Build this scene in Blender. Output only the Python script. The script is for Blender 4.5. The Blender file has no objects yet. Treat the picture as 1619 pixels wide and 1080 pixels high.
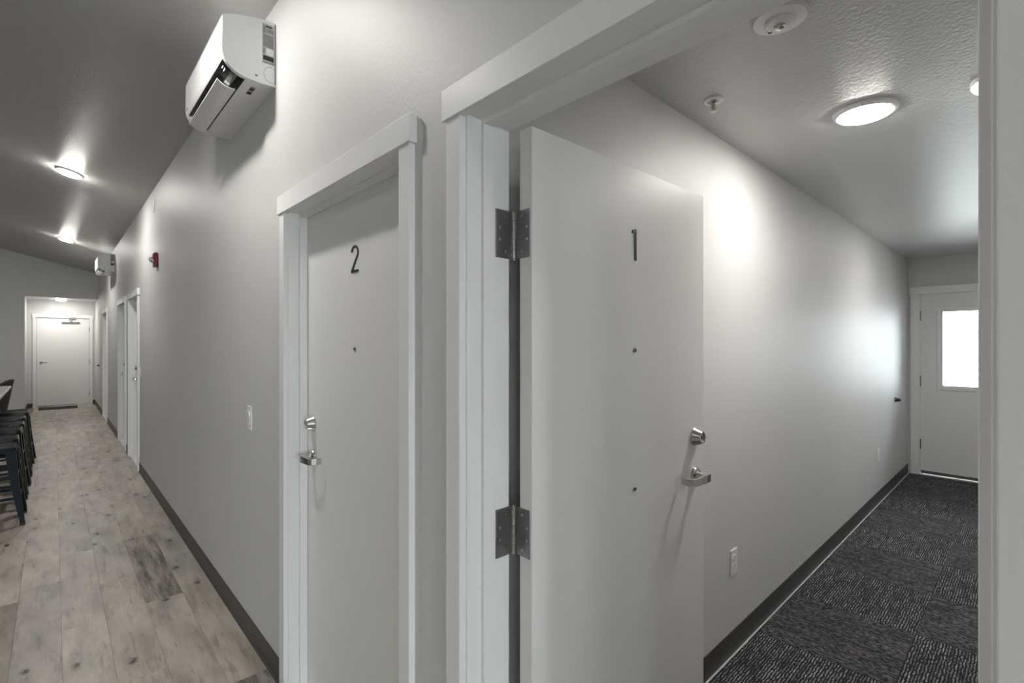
import bpy, math, random
from math import sin, cos, pi, radians
from mathutils import Vector, Matrix
random.seed(7)
scn = bpy.context.scene
COL = scn.collection

# ------------------------------------------------------------------ camera, world, exposure
cd = bpy.data.cameras.new('camera'); cd.sensor_width = 36.0; cd.sensor_fit = 'HORIZONTAL'
cd.lens = 774.3 / 1619 * 36.0; cd.clip_start = 0.02; cd.clip_end = 200
cam = bpy.data.objects.new('camera', cd); COL.objects.link(cam)
cam.location = (0, 0, 1.5); cam.rotation_euler = (pi / 2, 0, -radians(43.097))
scn.camera = cam
w = bpy.data.worlds.new('overcast_sky'); scn.world = w; w.use_nodes = True
bg = w.node_tree.nodes['Background']; bg.inputs[0].default_value = (0.965, 0.988, 1.0, 1); bg.inputs[1].default_value = 7.0
vs = scn.view_settings; vs.view_transform = 'Standard'; vs.look = 'None'; vs.exposure = 1.32; vs.gamma = 1.0; vs.use_curve_mapping = False
LAMP = 140.0         # radiance of the ceiling light diffusers
LAMP_B = 72.0

# ------------------------------------------------------------------ materials
def new_mat(name):
    m = bpy.data.materials.new(name); m.use_nodes = True
    nt = m.node_tree; return m, nt, nt.nodes['Principled BSDF']
def N(nt, t, **kw):
    n = nt.nodes.new(t)
    for k, v in kw.items(): setattr(n, k, v)
    return n
def simple(name, col, rough=0.5, metal=0.0, spec=0.5, noise=0.0, nscale=30, bump=0.0, bscale=200, bdist=0.001):
    m, nt, p = new_mat(name)
    p.inputs['Roughness'].default_value = rough; p.inputs['Metallic'].default_value = metal
    p.inputs['Specular IOR Level'].default_value = spec
    tc = N(nt, 'ShaderNodeTexCoord')
    nz = N(nt, 'ShaderNodeTexNoise'); nz.inputs['Scale'].default_value = nscale; nz.inputs['Detail'].default_value = 4
    nt.links.new(tc.outputs['Object'], nz.inputs['Vector'])
    rp = N(nt, 'ShaderNodeMapRange'); rp.inputs[3].default_value = 1 - noise; rp.inputs[4].default_value = 1 + noise
    nt.links.new(nz.outputs['Fac'], rp.inputs[0])
    mx = N(nt, 'ShaderNodeVectorMath', operation='SCALE'); mx.inputs[0].default_value = col[:3]
    nt.links.new(rp.outputs[0], mx.inputs['Scale']); nt.links.new(mx.outputs[0], p.inputs['Base Color'])
    if bump:
        b = N(nt, 'ShaderNodeTexNoise'); b.inputs['Scale'].default_value = bscale; b.inputs['Detail'].default_value = 3
        nt.links.new(tc.outputs['Object'], b.inputs['Vector'])
        bp = N(nt, 'ShaderNodeBump'); bp.inputs['Strength'].default_value = bump; bp.inputs['Distance'].default_value = bdist
        nt.links.new(b.outputs['Fac'], bp.inputs['Height']); nt.links.new(bp.outputs[0], p.inputs['Normal'])
    return m
def emit(name, col, strength):
    m, nt, p = new_mat(name)
    p.inputs['Base Color'].default_value = (0.8, 0.8, 0.8, 1)
    p.inputs['Emission Color'].default_value = (*col, 1); p.inputs['Emission Strength'].default_value = strength
    return m

M = {}
M['wall'] = simple('grey_orange_peel_paint', (0.615, 0.612, 0.606), 0.53, spec=0.5, noise=0.02, nscale=3, bump=0.3, bscale=90, bdist=0.002)
M['ceilh'] = simple('darker_grey_hall_ceiling_paint', (0.42, 0.417, 0.41), 0.36, spec=0.55, noise=0.02, nscale=3, bump=0.5, bscale=55, bdist=0.004)  # dimmer light of the hall put into the grey; corridor ceiling stays lighter
M['ceil'] = simple('grey_knockdown_ceiling_paint', (0.57, 0.567, 0.56), 0.36, spec=0.55, noise=0.02, nscale=3, bump=0.6, bscale=78, bdist=0.003)
M['trim'] = simple('white_semi_gloss_trim', (0.80, 0.80, 0.80), 0.38, noise=0.01)
M['door'] = simple('off_white_door_paint', (0.76, 0.756, 0.745), 0.42, noise=0.015, nscale=4, bump=0.05, bscale=60)
M['fardoor'] = simple('white_door_paint', (0.8, 0.795, 0.78), 0.4, noise=0.01, nscale=4)
M['base'] = simple('dark_brown_vinyl_base', (0.060, 0.057, 0.054), 0.42, noise=0.05)
M['caulk'] = simple('pale_caulk', (0.6, 0.6, 0.6), 0.5)
M['nickel'] = simple('satin_nickel', (0.55, 0.54, 0.52), 0.24, metal=1.0)
M['hinge'] = simple('brushed_dark_steel', (0.27, 0.27, 0.27), 0.38, metal=1.0, noise=0.08, nscale=60)
M['black'] = simple('black_plastic', (0.012, 0.012, 0.012), 0.4)
M['num'] = simple('black_numeral', (0.015, 0.015, 0.015), 0.45)
M['acwhite'] = simple('white_plastic', (0.80, 0.80, 0.80), 0.3)
M['plate'] = simple('white_switch_plastic', (0.82, 0.82, 0.81), 0.3)
M['paper'] = simple('silver_rating_sticker', (0.42, 0.42, 0.43), 0.4)
M['print'] = simple('grey_sticker_print', (0.25, 0.25, 0.26), 0.5, noise=0.35, nscale=160)
M['navy'] = simple('navy_stool_paint', (0.003, 0.010, 0.018), 0.5, spec=0.2, noise=0.05)  # bluish light on the nearest stool put into its colour
M['stool'] = simple('black_stool_paint', (0.005, 0.0055, 0.006), 0.24, spec=0.3, noise=0.05)
M['counter'] = simple('light_stone_worktop', (0.50, 0.50, 0.50), 0.25, noise=0.06, nscale=25)
M['island'] = simple('dark_island_panel', (0.02, 0.02, 0.021), 0.5)
M['chair'] = simple('charcoal_chair_fabric', (0.05, 0.05, 0.052), 0.8, noise=0.1, nscale=80)
M['red'] = simple('red_alarm_plastic', (0.20, 0.006, 0.012), 0.35)
M['lens'] = simple('clear_white_lens', (0.85, 0.85, 0.85), 0.1)
M['bulb'] = simple('orange_glass_bulb', (0.55, 0.30, 0.15), 0.1)
M['mat'] = simple('dark_mat', (0.025, 0.022, 0.02), 0.9, bump=0.4, bscale=300)
M['concrete'] = simple('pale_concrete', (0.5, 0.5, 0.48), 0.8, noise=0.08, nscale=5)
M['siding'] = simple('pale_grey_siding', (0.55, 0.62, 0.64), 0.7, noise=0.03)
M['sub'] = simple('dark_subfloor', (0.22, 0.20, 0.185), 0.8)
M['lamp'] = emit('warm_white_diffuser', (1.0, 0.965, 0.92), LAMP)
M['lampB'] = emit('neutral_white_diffuser', (1.0, 0.96, 0.91), LAMP_B)
M['lampL'] = emit('left_row_white_diffuser', (1.0, 0.965, 0.92), LAMP * 0.5)
M['lampR'] = emit('recess_white_diffuser', (1.0, 0.965, 0.90), 62.0)
M['lampB2'] = emit('deeper_corridor_diffuser', (1.0, 0.97, 0.93), LAMP_B * 1.0)  # unseen lamp, added to brighten the end of the corridor
M['lampE'] = emit('small_fixture_diffuser', (1.0, 0.97, 0.94), 3.0)
M['digits'] = emit('blue_white_digits', (0.6, 0.8, 1.0), 3.0)

def mat_plank():
    m, nt, p = new_mat('weathered_oak_plank'); L = nt.links.new
    tc = N(nt, 'ShaderNodeTexCoord'); oi = N(nt, 'ShaderNodeObjectInfo')
    off = N(nt, 'ShaderNodeVectorMath', operation='SCALE'); L(oi.outputs['Location'], off.inputs[0]); off.inputs['Scale'].default_value = 7.31
    ad = N(nt, 'ShaderNodeVectorMath', operation='ADD'); L(tc.outputs['Object'], ad.inputs[0]); L(off.outputs[0], ad.inputs[1])
    def stretched(sx, sy, scale, detail, rough=0.55):
        mp = N(nt, 'ShaderNodeMapping'); mp.inputs['Scale'].default_value = (sx, sy, 1); L(ad.outputs[0], mp.inputs['Vector'])
        nz = N(nt, 'ShaderNodeTexNoise'); nz.inputs['Scale'].default_value = scale; nz.inputs['Detail'].default_value = detail; nz.inputs['Roughness'].default_value = rough
        L(mp.outputs[0], nz.inputs['Vector']); return nz
    fine = stretched(18, 1.2, 7, 5); broad = stretched(4.0, 1.0, 2.4, 3); smear = stretched(9, 1.3, 2.1, 6, 0.7)
    def ramp(src, a, b, lo, hi):
        r = N(nt, 'ShaderNodeMapRange'); r.inputs[1].default_value = a; r.inputs[2].default_value = b; r.inputs[3].default_value = lo; r.inputs[4].default_value = hi
        L(src, r.inputs[0]); return r.outputs[0]
    def mul(a, b):
        r = N(nt, 'ShaderNodeMath', operation='MULTIPLY'); L(a, r.inputs[0]); L(b, r.inputs[1]); return r.outputs[0]
    tone = mul(mul(ramp(fine.outputs['Fac'], 0.3, 0.7, 0.90, 1.07), ramp(broad.outputs['Fac'], 0.3, 0.7, 0.68, 1.18)),
               ramp(smear.outputs['Fac'], 0.52, 0.72, 1.0, 0.50))
    # knots
    mp = N(nt, 'ShaderNodeMapping'); mp.inputs['Scale'].default_value = (4.2, 2.3, 1); L(ad.outputs[0], mp.inputs['Vector'])
    wob = N(nt, 'ShaderNodeTexNoise'); wob.inputs['Scale'].default_value = 14; wob.inputs['Detail'].default_value = 4; L(mp.outputs[0], wob.inputs['Vector'])
    wsc = N(nt, 'ShaderNodeVectorMath', operation='SCALE'); wsc.inputs['Scale'].default_value = 0.16; L(wob.outputs['Color'], wsc.inputs[0])
    wad = N(nt, 'ShaderNodeVectorMath', operation='ADD'); L(mp.outputs[0], wad.inputs[0]); L(wsc.outputs[0], wad.inputs[1])
    vo = N(nt, 'ShaderNodeTexVoronoi'); vo.voronoi_dimensions = '2D'; vo.inputs['Scale'].default_value = 0.8; vo.inputs['Randomness'].default_value = 1.0
    L(wad.outputs[0], vo.inputs['Vector'])
    knot = ramp(vo.outputs['Distance'], 0.02, 0.07, 0.12, 1.0)
    halo = ramp(vo.outputs['Distance'], 0.05, 0.28, 0.84, 1.0)
    crk = stretched(60, 2.2, 1.6, 3, 0.6); crack = ramp(crk.outputs['Fac'], 0.63, 0.69, 1.0, 0.38)
    gate = stretched(7, 1.8, 1.0, 2, 0.5); gt = ramp(gate.outputs['Fac'], 0.52, 0.60, 0.0, 1.0)
    cmx = N(nt, 'ShaderNodeMix', data_type='FLOAT'); L(gt, cmx.inputs[0]); cmx.inputs[2].default_value = 1.0; L(crack, cmx.inputs[3])
    tone = mul(mul(tone, cmx.outputs[0]), mul(knot, halo))
    stk = stretched(11, 0.9, 2.4, 6, 0.7); sk = ramp(stk.outputs['Fac'], 0.44, 0.62, 1.25, 0.25)
    smx = N(nt, 'ShaderNodeMix', data_type='FLOAT'); L(oi.outputs['Alpha'], smx.inputs[0]); L(sk, smx.inputs[2]); smx.inputs[3].default_value = 1.0
    tone = mul(tone, smx.outputs[0])
    cs = N(nt, 'ShaderNodeVectorMath', operation='SCALE'); L(oi.outputs['Color'], cs.inputs[0]); L(tone, cs.inputs['Scale'])
    L(cs.outputs[0], p.inputs['Base Color'])
    L(ramp(fine.outputs['Fac'], 0.3, 0.7, 0.34, 0.46), p.inputs['Roughness'])
    p.inputs['Specular IOR Level'].default_value = 0.4
    bp = N(nt, 'ShaderNodeBump'); bp.inputs['Strength'].default_value = 0.12; bp.inputs['Distance'].default_value = 0.001
    L(fine.outputs['Fac'], bp.inputs['Height']); L(bp.outputs[0], p.inputs['Normal'])
    return m
M['plank'] = mat_plank()

def mat_carpet():
    m, nt, p = new_mat('charcoal_loop_carpet'); L = nt.links.new
    tc = N(nt, 'ShaderNodeTexCoord'); oi = N(nt, 'ShaderNodeObjectInfo')
    off = N(nt, 'ShaderNodeVectorMath', operation='SCALE'); L(oi.outputs['Location'], off.inputs[0]); off.inputs['Scale'].default_value = 3.7
    ad = N(nt, 'ShaderNodeVectorMath', operation='ADD'); L(tc.outputs['Object'], ad.inputs[0]); L(off.outputs[0], ad.inputs[1])
    wv = N(nt, 'ShaderNodeTexWave'); wv.wave_type = 'BANDS'; wv.bands_direction = 'Y'; wv.inputs['Scale'].default_value = 27.0
    wv.inputs['Distortion'].default_value = 4.0; wv.inputs['Detail'].default_value = 2.0; wv.inputs['Detail Scale'].default_value = 1.0
    L(tc.outputs['Object'], wv.inputs['Vector'])
    mp = N(nt, 'ShaderNodeMapping'); mp.inputs['Scale'].default_value = (48, 120, 1); L(ad.outputs[0], mp.inputs['Vector'])
    nz = N(nt, 'ShaderNodeTexNoise'); nz.inputs['Scale'].default_value = 1.0; nz.inputs['Detail'].default_value = 2; L(mp.outputs[0], nz.inputs['Vector'])
    big = N(nt, 'ShaderNodeTexNoise'); big.inputs['Scale'].default_value = 4.0; big.inputs['Detail'].default_value = 3; L(ad.outputs[0], big.inputs['Vector'])
    mp2 = N(nt, 'ShaderNodeMapping'); mp2.inputs['Scale'].default_value = (7, 40, 1); L(ad.outputs[0], mp2.inputs['Vector'])
    stk = N(nt, 'ShaderNodeTexNoise'); stk.inputs['Scale'].default_value = 1.0; stk.inputs['Detail'].default_value = 2; L(mp2.outputs[0], stk.inputs['Vector'])
    def ramp(src, a, b, lo, hi):
        r = N(nt, 'ShaderNodeMapRange'); r.inputs[1].default_value = a; r.inputs[2].default_value = b; r.inputs[3].default_value = lo; r.inputs[4].default_value = hi
        L(src, r.inputs[0]); return r.outputs[0]
    def mul(a, b):
        r = N(nt, 'ShaderNodeMath', operation='MULTIPLY'); L(a, r.inputs[0]); L(b, r.inputs[1]); return r.outputs[0]
    f = mul(mul(ramp(wv.outputs['Fac'], 0.35, 0.85, 0.0, 1.0), ramp(nz.outputs['Fac'], 0.38, 0.60, 0.0, 1.0)), mul(ramp(big.outputs['Fac'], 0.3, 0.7, 0.6, 1.0), ramp(stk.outputs['Fac'], 0.35, 0.65, 0.35, 1.15)))
    mx = N(nt, 'ShaderNodeMix', data_type='RGBA'); mx.inputs[6].default_value = (0.018, 0.018, 0.020, 1)
    L(f, mx.inputs[0]); L(oi.outputs['Color'], mx.inputs[7]); L(mx.outputs[2], p.inputs['Base Color'])
    p.inputs['Roughness'].default_value = 0.9; p.inputs['Specular IOR Level'].default_value = 0.15
    bp = N(nt, 'ShaderNodeBump'); bp.inputs['Strength'].default_value = 0.6; bp.inputs['Distance'].default_value = 0.003
    L(f, bp.inputs['Height']); L(bp.outputs[0], p.inputs['Normal'])
    return m
M['carpet'] = mat_carpet()

def mat_glass():
    m = bpy.data.materials.new('window_glass'); m.use_nodes = True; nt = m.node_tree; nt.nodes.clear()
    o = N(nt, 'ShaderNodeOutputMaterial'); t = N(nt, 'ShaderNodeBsdfTransparent'); g = N(nt, 'ShaderNodeBsdfGlossy'); f = N(nt, 'ShaderNodeFresnel'); mx = N(nt, 'ShaderNodeMixShader')
    t.inputs[0].default_value = (0.93, 0.97, 0.98, 1); g.inputs['Roughness'].default_value = 0.02; f.inputs[0].default_value = 1.45
    nt.links.new(f.outputs[0], mx.inputs[0]); nt.links.new(t.outputs[0], mx.inputs[1]); nt.links.new(g.outputs[0], mx.inputs[2]); nt.links.new(mx.outputs[0], o.inputs[0])
    return m
M['glass'] = mat_glass()

# ------------------------------------------------------------------ mesh helpers
class MB:
    def __init__(s): s.v = []; s.f = []
    def add(s, vs, fs):
        b = len(s.v); s.v += [tuple(q) for q in vs]; s.f += [tuple(i + b for i in f) for f in fs]; return s
    def box(s, x0, x1, y0, y1, z0, z1):
        if x0 > x1: x0, x1 = x1, x0
        if y0 > y1: y0, y1 = y1, y0
        if z0 > z1: z0, z1 = z1, z0
        v = [(x0,y0,z0),(x1,y0,z0),(x1,y1,z0),(x0,y1,z0),(x0,y0,z1),(x1,y0,z1),(x1,y1,z1),(x0,y1,z1)]
        return s.add(v, [(3,2,1,0),(4,5,6,7),(0,1,5,4),(1,2,6,5),(2,3,7,6),(3,0,4,7)])
    def prism(s, pts, fn, a, b):
        """pts: 2D outline; fn(p, q, t) -> 3D; extruded t from a to b"""
        n = len(pts)
        v = [fn(p, q, a) for p, q in pts] + [fn(p, q, b) for p, q in pts]
        f = [tuple(range(n))[::-1], tuple(range(n, 2 * n))] + [(i, (i + 1) % n, n + (i + 1) % n, n + i) for i in range(n)]
        return s.add(v, f)
    def lathe(s, prof, origin, axis, n=24):
        """prof: list of (r, h) along axis"""
        ax = Vector(axis).normalized(); u = ax.orthogonal().normalized(); w_ = ax.cross(u); o = Vector(origin)
        v = []; f = []; k = len(prof)
        for r, h in prof:
            for i in range(n):
                a = 2 * pi * i / n; v.append(o + ax * h + u * (r * cos(a)) + w_ * (r * sin(a)))
        for j in range(k - 1):
            for i in range(n):
                f.append((j * n + i, j * n + (i + 1) % n, (j + 1) * n + (i + 1) % n, (j + 1) * n + i))
        f.append(tuple(range(n))[::-1]); f.append(tuple((k - 1) * n + i for i in range(n)))
        return s.add(v, f)
    def tube(s, pts, r, n=10):
        for a, b in zip(pts[:-1], pts[1:]):
            a = Vector(a); b = Vector(b); d = b - a
            s.lathe([(r, 0), (r, d.length)], a, d, n)
        return s
    def taper(s, p0, p1, w0, d0, w1, d1):
        """rectangular bar between two points, horizontal sections (w along x, d along y)"""
        v = []
        for p, w_, d in ((p0, w0, d0), (p1, w1, d1)):
            x, y, z = p
            v += [(x-w_/2,y-d/2,z),(x+w_/2,y-d/2,z),(x+w_/2,y+d/2,z),(x-w_/2,y+d/2,z)]
        return s.add(v, [(3,2,1,0),(4,5,6,7),(0,1,5,4),(1,2,6,5),(2,3,7,6),(3,0,4,7)])
    def bar(s, a, b, w_, h, up=(0, 0, 1)):
        a = Vector(a); b = Vector(b); d = (b - a).normalized(); up = Vector(up); sd = d.cross(up).normalized(); u2 = sd.cross(d)
        v = []
        for p in (a, b):
            for i, j in ((-1,-1),(1,-1),(1,1),(-1,1)): v.append(p + sd * (i * w_ / 2) + u2 * (j * h / 2))
        return s.add(v, [(3,2,1,0),(4,5,6,7),(0,1,5,4),(1,2,6,5),(2,3,7,6),(3,0,4,7)])

def build(name, mb, mat, parent=None, origin=(0, 0, 0), bevel=0.0, smooth=False, seg=2, kind=None):
    """origin: point (in the mesh builder's frame) that becomes the object's origin"""
    me = bpy.data.meshes.new(name); o3 = Vector(origin)
    me.from_pydata([tuple(Vector(q) - o3) for q in mb.v], [], mb.f)
    import bmesh
    bm = bmesh.new(); bm.from_mesh(me); bmesh.ops.recalc_face_normals(bm, faces=bm.faces); bm.to_mesh(me); bm.free()
    me.materials.append(M[mat])
    ob = bpy.data.objects.new(name, me); COL.objects.link(ob)
    ob.location = o3
    if parent is not None:
        ob.parent = parent
    if smooth:
        for p in me.polygons: p.use_smooth = len(p.vertices) <= 4
        md = ob.modifiers.new('split', 'EDGE_SPLIT'); md.split_angle = radians(35)
    if bevel:
        b = ob.modifiers.new('bevel', 'BEVEL'); b.width = bevel; b.segments = seg; b.limit_method = 'ANGLE'; b.angle_limit = radians(40)
    if kind: ob['kind'] = kind
    return ob
def tag(o, label, cat, group=None, kind=None):
    o['label'] = label; o['category'] = cat
    if group: o['group'] = group
    if kind: o['kind'] = kind
    return o
def empty(name, loc, label, cat, group=None, kind=None, rot=(0, 0, 0)):
    o = bpy.data.objects.new(name, None); COL.objects.link(o); o.empty_display_size = 0.1
    o.location = loc; o.rotation_euler = rot
    return tag(o, label, cat, group, kind)
def copy_tree(o, parent=None):
    c = o.copy(); COL.objects.link(c)
    if parent is not None: c.parent = parent
    for ch in list(o.children): copy_tree(ch, c)
    return c
def struct(name, mb, mat, label, cat, bevel=0.0):
    return tag(build(name, mb, mat, bevel=bevel), label, cat, kind='structure')

# ------------------------------------------------------------------ dimensions
WX, WX2 = 0.725, 0.862          # hall wall faces (hall side, room side)
CAS = 0.020                     # casing thickness
YB = 1.0                        # left wall of the carpeted corridor
YR = -0.48                      # right wall of the carpeted corridor
XE = 7.15                       # end wall of the carpeted corridor
HB = 2.442                      # corridor ceiling
YF, YE = 14.3, 15.4             # hall far wall, recess end
XL, XRIDGE = -6.0, -3.6
YBK = -5.0
def hz(x): return 3.01 + 0.25 * (WX - x) if x > XRIDGE else 3.01 + 0.25 * (WX - XRIDGE) - 0.25 * (XRIDGE - x)
DOORS = {1: (0.032, 0.932), 2: (1.2237, 2.155), 3: (7.135, 8.066), 4: (8.525, 9.456), 5: (11.725, 12.656)}
HEAD = 2.045
JT = 0.02

# ------------------------------------------------------------------ shell
mb = MB(); ys = YBK
for k in (1, 2, 3, 4, 5):
    a, b = DOORS[k]
    mb.box(WX, WX2, ys, a - JT, 0, 3.2)
    mb.box(WX, WX2, a - JT, b + JT, HEAD + JT, 3.2)
    if k > 1: mb.box(0.853, WX2, a - JT, b + JT, 0, HEAD + JT)
    ys = b + JT
mb.box(WX, WX2, ys, YE, 0, 3.2)
struct('wall_right', mb, 'wall', 'grey textured hallway wall with the row of numbered doors', 'wall')
mb = MB()
mb.box(XL, -0.44, YF, YF + 0.12, 0, 4.6); mb.box(-0.44, WX, YF, YF + 0.12, HB, 4.6)
struct('wall_far', mb, 'wall', 'grey far hallway wall with square opening to the white end door', 'wall')
mb = MB()
FD = (-0.285, 0.619)
mb.box(-0.56, FD[0] - JT, YE, YE + 0.14, 0, 2.6); mb.box(FD[1] + JT, WX2, YE, YE + 0.14, 0, 2.6); mb.box(FD[0] - JT, FD[1] + JT, YE, YE + 0.14, HEAD + JT, 2.6)
mb.box(FD[0] - JT, FD[1] + JT, YE + 0.11, YE + 0.14, 0, HEAD + JT)
mb.box(-0.56, -0.44, YF + 0.12, YE, 0, 2.6)
struct('wall_recess', mb, 'wall', 'pale wall of the small recess around the far white door', 'wall')
struct('wall_left', MB().box(XL - 0.12, XL, YBK, YF, 0, 4.6), 'wall', 'grey wall on the far left side of the open room', 'wall')
WB = [(-4.2, -3.2), (-2.4, -1.4), (-0.9, 0.1)]; WZ = (0.12, 1.95)
mb = MB().box(XL, WX2, YBK - 0.12, YBK, WZ[1], 4.6).box(XL, WX2, YBK - 0.12, YBK, 0, WZ[0])
for q0, q1 in zip([XL] + [b for a, b in WB], [a for a, b in WB] + [WX2]): mb.box(q0, q1, YBK - 0.12, YBK, WZ[0], WZ[1])
struct('wall_back', mb, 'wall', 'grey wall behind the viewpoint of the hallway', 'wall')
struct('wall_corridor_left', MB().box(WX2, XE + 0.14, YB, YB + 0.12, 0, 2.6), 'wall', 'grey glossy corridor wall running behind open door 1', 'wall')
struct('wall_corridor_right', MB().box(WX2, XE + 0.14, YR - 0.12, YR, 0, 2.6), 'wall', 'grey corridor wall hidden behind the right door jamb', 'wall')
ED = (-0.032, 0.889)
mb = MB()
mb.box(XE, XE + 0.14, ED[1] + JT, YB, 0, 2.6); mb.box(XE, XE + 0.14, YR, ED[0] - JT, 0, 2.6); mb.box(XE, XE + 0.14, ED[0] - JT, ED[1] + JT, HEAD + JT, 2.6)
struct('wall_corridor_end', mb, 'wall', 'darker grey end wall above the door with the window', 'wall')
prof = [(WX2, hz(WX2)), (XRIDGE, hz(XRIDGE)), (XL - 0.12, hz(XL - 0.12)), (XL - 0.12, hz(XL - 0.12) + 0.3), (XRIDGE, hz(XRIDGE) + 0.3), (WX2, hz(WX2) + 0.3)]
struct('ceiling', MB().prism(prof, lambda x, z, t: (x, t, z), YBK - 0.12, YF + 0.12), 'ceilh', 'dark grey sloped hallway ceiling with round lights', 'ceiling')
struct('ceiling_recess', MB().box(-0.56, WX2, YF + 0.12, YE + 0.14, HB, HB + 0.15), 'ceil', 'low flat ceiling of the recess before the far door', 'ceiling')
struct('ceiling_corridor', MB().box(WX2, XE + 0.14, YR - 0.12, YB + 0.12, HB, HB + 0.15), 'ceil', 'flat grey textured ceiling of the carpeted corridor', 'ceiling')

for i, (a, b) in enumerate(WB):
    t = empty('window_%d' % (i + 1), ((a + b) / 2, YBK, WZ[0]), 'tall white framed window behind the viewpoint, %s' % ('farthest from the door wall', 'the middle one', 'nearest the door wall')[i], 'window', kind='structure')
    h, hh = (b - a) / 2, WZ[1] - WZ[0]
    fm = MB(); fw = 0.05
    for q in ((-h, -h + fw, 0, hh), (h - fw, h, 0, hh), (-h + fw, h - fw, 0, fw), (-h + fw, h - fw, hh - fw, hh), (-0.025, 0.025, fw, hh - fw)): fm.box(q[0], q[1], -0.10, -0.01, q[2], q[3])
    build('window_frame', fm, 'trim', t)
    build('pane', MB().box(-h + fw, -0.025, -0.06, -0.054, fw, hh - fw), 'glass', t); build('pane', MB().box(0.025, h - fw, -0.06, -0.054, fw, hh - fw), 'glass', t)

# ---- hall floor with planks
floor = struct('floor', MB().box(XL, WX2, YBK, YE + 0.14, -0.12, -0.004), 'sub', 'light weathered oak plank floor of the hallway', 'floor')
PL, PW = 1.22, 0.178
pcache = {}
def plank_mesh(wd, ln):
    key = (round(wd, 3), round(ln, 3))
    if key in pcache: return pcache[key]
    g, c = 0.0002, 0.0006
    v = [(g,g,-0.004),(wd-g,g,-0.004),(wd-g,ln-g,-0.004),(g,ln-g,-0.004), (g,g,-c),(wd-g,g,-c),(wd-g,ln-g,-c),(g,ln-g,-c), (g+c,g+c,0),(wd-g-c,g+c,0),(wd-g-c,ln-g-c,0),(g+c,ln-g-c,0)]
    f = [(0,1,5,4),(1,2,6,5),(2,3,7,6),(3,0,4,7),(4,5,9,8),(5,6,10,9),(6,7,11,10),(7,4,8,11),(8,9,10,11)]
    me = bpy.data.meshes.new('plank'); me.from_pydata(v, [], f); me.materials.append(M['plank']); pcache[key] = me
    return me
rows = [(0.563, WX2 - 0.0, 2.405 - 2 * PL)]
joints = {0: 3.48, 1: 3.95, 2: 3.44, 3: 2.95, 4: 4.0}
for r in range(15):
    x1 = 0.563 - r * PW; rows.append((x1 - PW, x1, joints.get(r, random.uniform(0, PL))))
rng = random.Random(11)
for ri, (x0, x1, j) in enumerate(rows):
    x1 = min(x1, WX + 0.0) if ri == 0 else x1
    yend = YE if x0 > -0.45 else YF
    y = j
    while y > -0.3: y -= PL
    while y < yend - 0.02:
        y1 = min(y + PL, yend)
        o = bpy.data.objects.new('plank', plank_mesh(x1 - x0, y1 - y)); COL.objects.link(o); o.parent = floor
        o.location = (x0, y, 0)
        t = rng.gauss(1.0, 0.075); t = max(0.76, min(1.10, t)); wm = rng.uniform(-0.03, 0.03)
        if ri == 1 and abs(y - 3.48) < 0.1: t = 0.58
        if ri == 0 and abs(y1 - 2.405) < 0.1: t = 0.58
        if ri == 5 and abs(y1 - 4.0) < 0.1: t = 0.7
        o.color = (0.43 * t * (1 + wm), 0.39 * t, 0.335 * t * (1 - wm), 0.0 if t < 0.6 else 1.0)
        y = y1
# ---- corridor carpet tiles
floorb = struct('floor_corridor', MB().box(WX2 - 0.05, XE + 0.02, YR, YB, -0.12, -0.005), 'sub', 'dark charcoal patterned carpet floor of the corridor', 'floor')
TS = 0.565
tile_cache = {}
def tile_obj(x0, x1, y0, y1, rot, colr):
    cx, cy = (x0 + x1) / 2, (y0 + y1) / 2; hx, hy = (x1 - x0) / 2, (y1 - y0) / 2
    if rot: hx, hy = hy, hx
    key = (round(hx, 3), round(hy, 3))
    if key not in tile_cache:
        mb = MB(); g, c = 0.0004, 0.0012
        a, b = hx - g, hy - g
        v = [(-a,-b,-0.005),(a,-b,-0.005),(a,b,-0.005),(-a,b,-0.005),(-a,-b,-c),(a,-b,-c),(a,b,-c),(-a,b,-c),(-a+c,-b+c,0),(a-c,-b+c,0),(a-c,b-c,0),(-a+c,b-c,0)]
        me = bpy.data.meshes.new('carpet_tile'); me.from_pydata(v, [], [(0,1,5,4),(1,2,6,5),(2,3,7,6),(3,0,4,7),(4,5,9,8),(5,6,10,9),(6,7,11,10),(7,4,8,11),(8,9,10,11)])
        me.materials.append(M['carpet']); tile_cache[key] = me
    o = bpy.data.objects.new('carpet_tile', tile_cache[key]); COL.objects.link(o); o.parent = floorb
    o.location = (cx, cy, 0); o.rotation_euler = (0, 0, pi / 2 if rot else 0); o.color = colr
xb = [2.66 + TS * i for i in range(-4, 9)]
xb = [0.82] + [q for q in xb if 0.9 < q < XE] + [XE]
yb = [YR, 0.42 - TS, 0.42, YB - 0.002]
for i in range(len(xb) - 1):
    for j in range(3):
        k = int(round((xb[i + 1] - 2.66) / TS)) if i + 2 < len(xb) else int(round((xb[i] - 2.66) / TS)) + 1
        dark = (k + j) % 2 == 1      # 2.66-3.225 (k=1) in the wall column (j=2) is dark
        tile_obj(xb[i], xb[i + 1], yb[j], yb[j + 1], dark, (0.40, 0.385, 0.385, 1) if dark else (0.50, 0.48, 0.48, 1))  # same carpet turned; brightness change with viewing angle put into the colour

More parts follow.
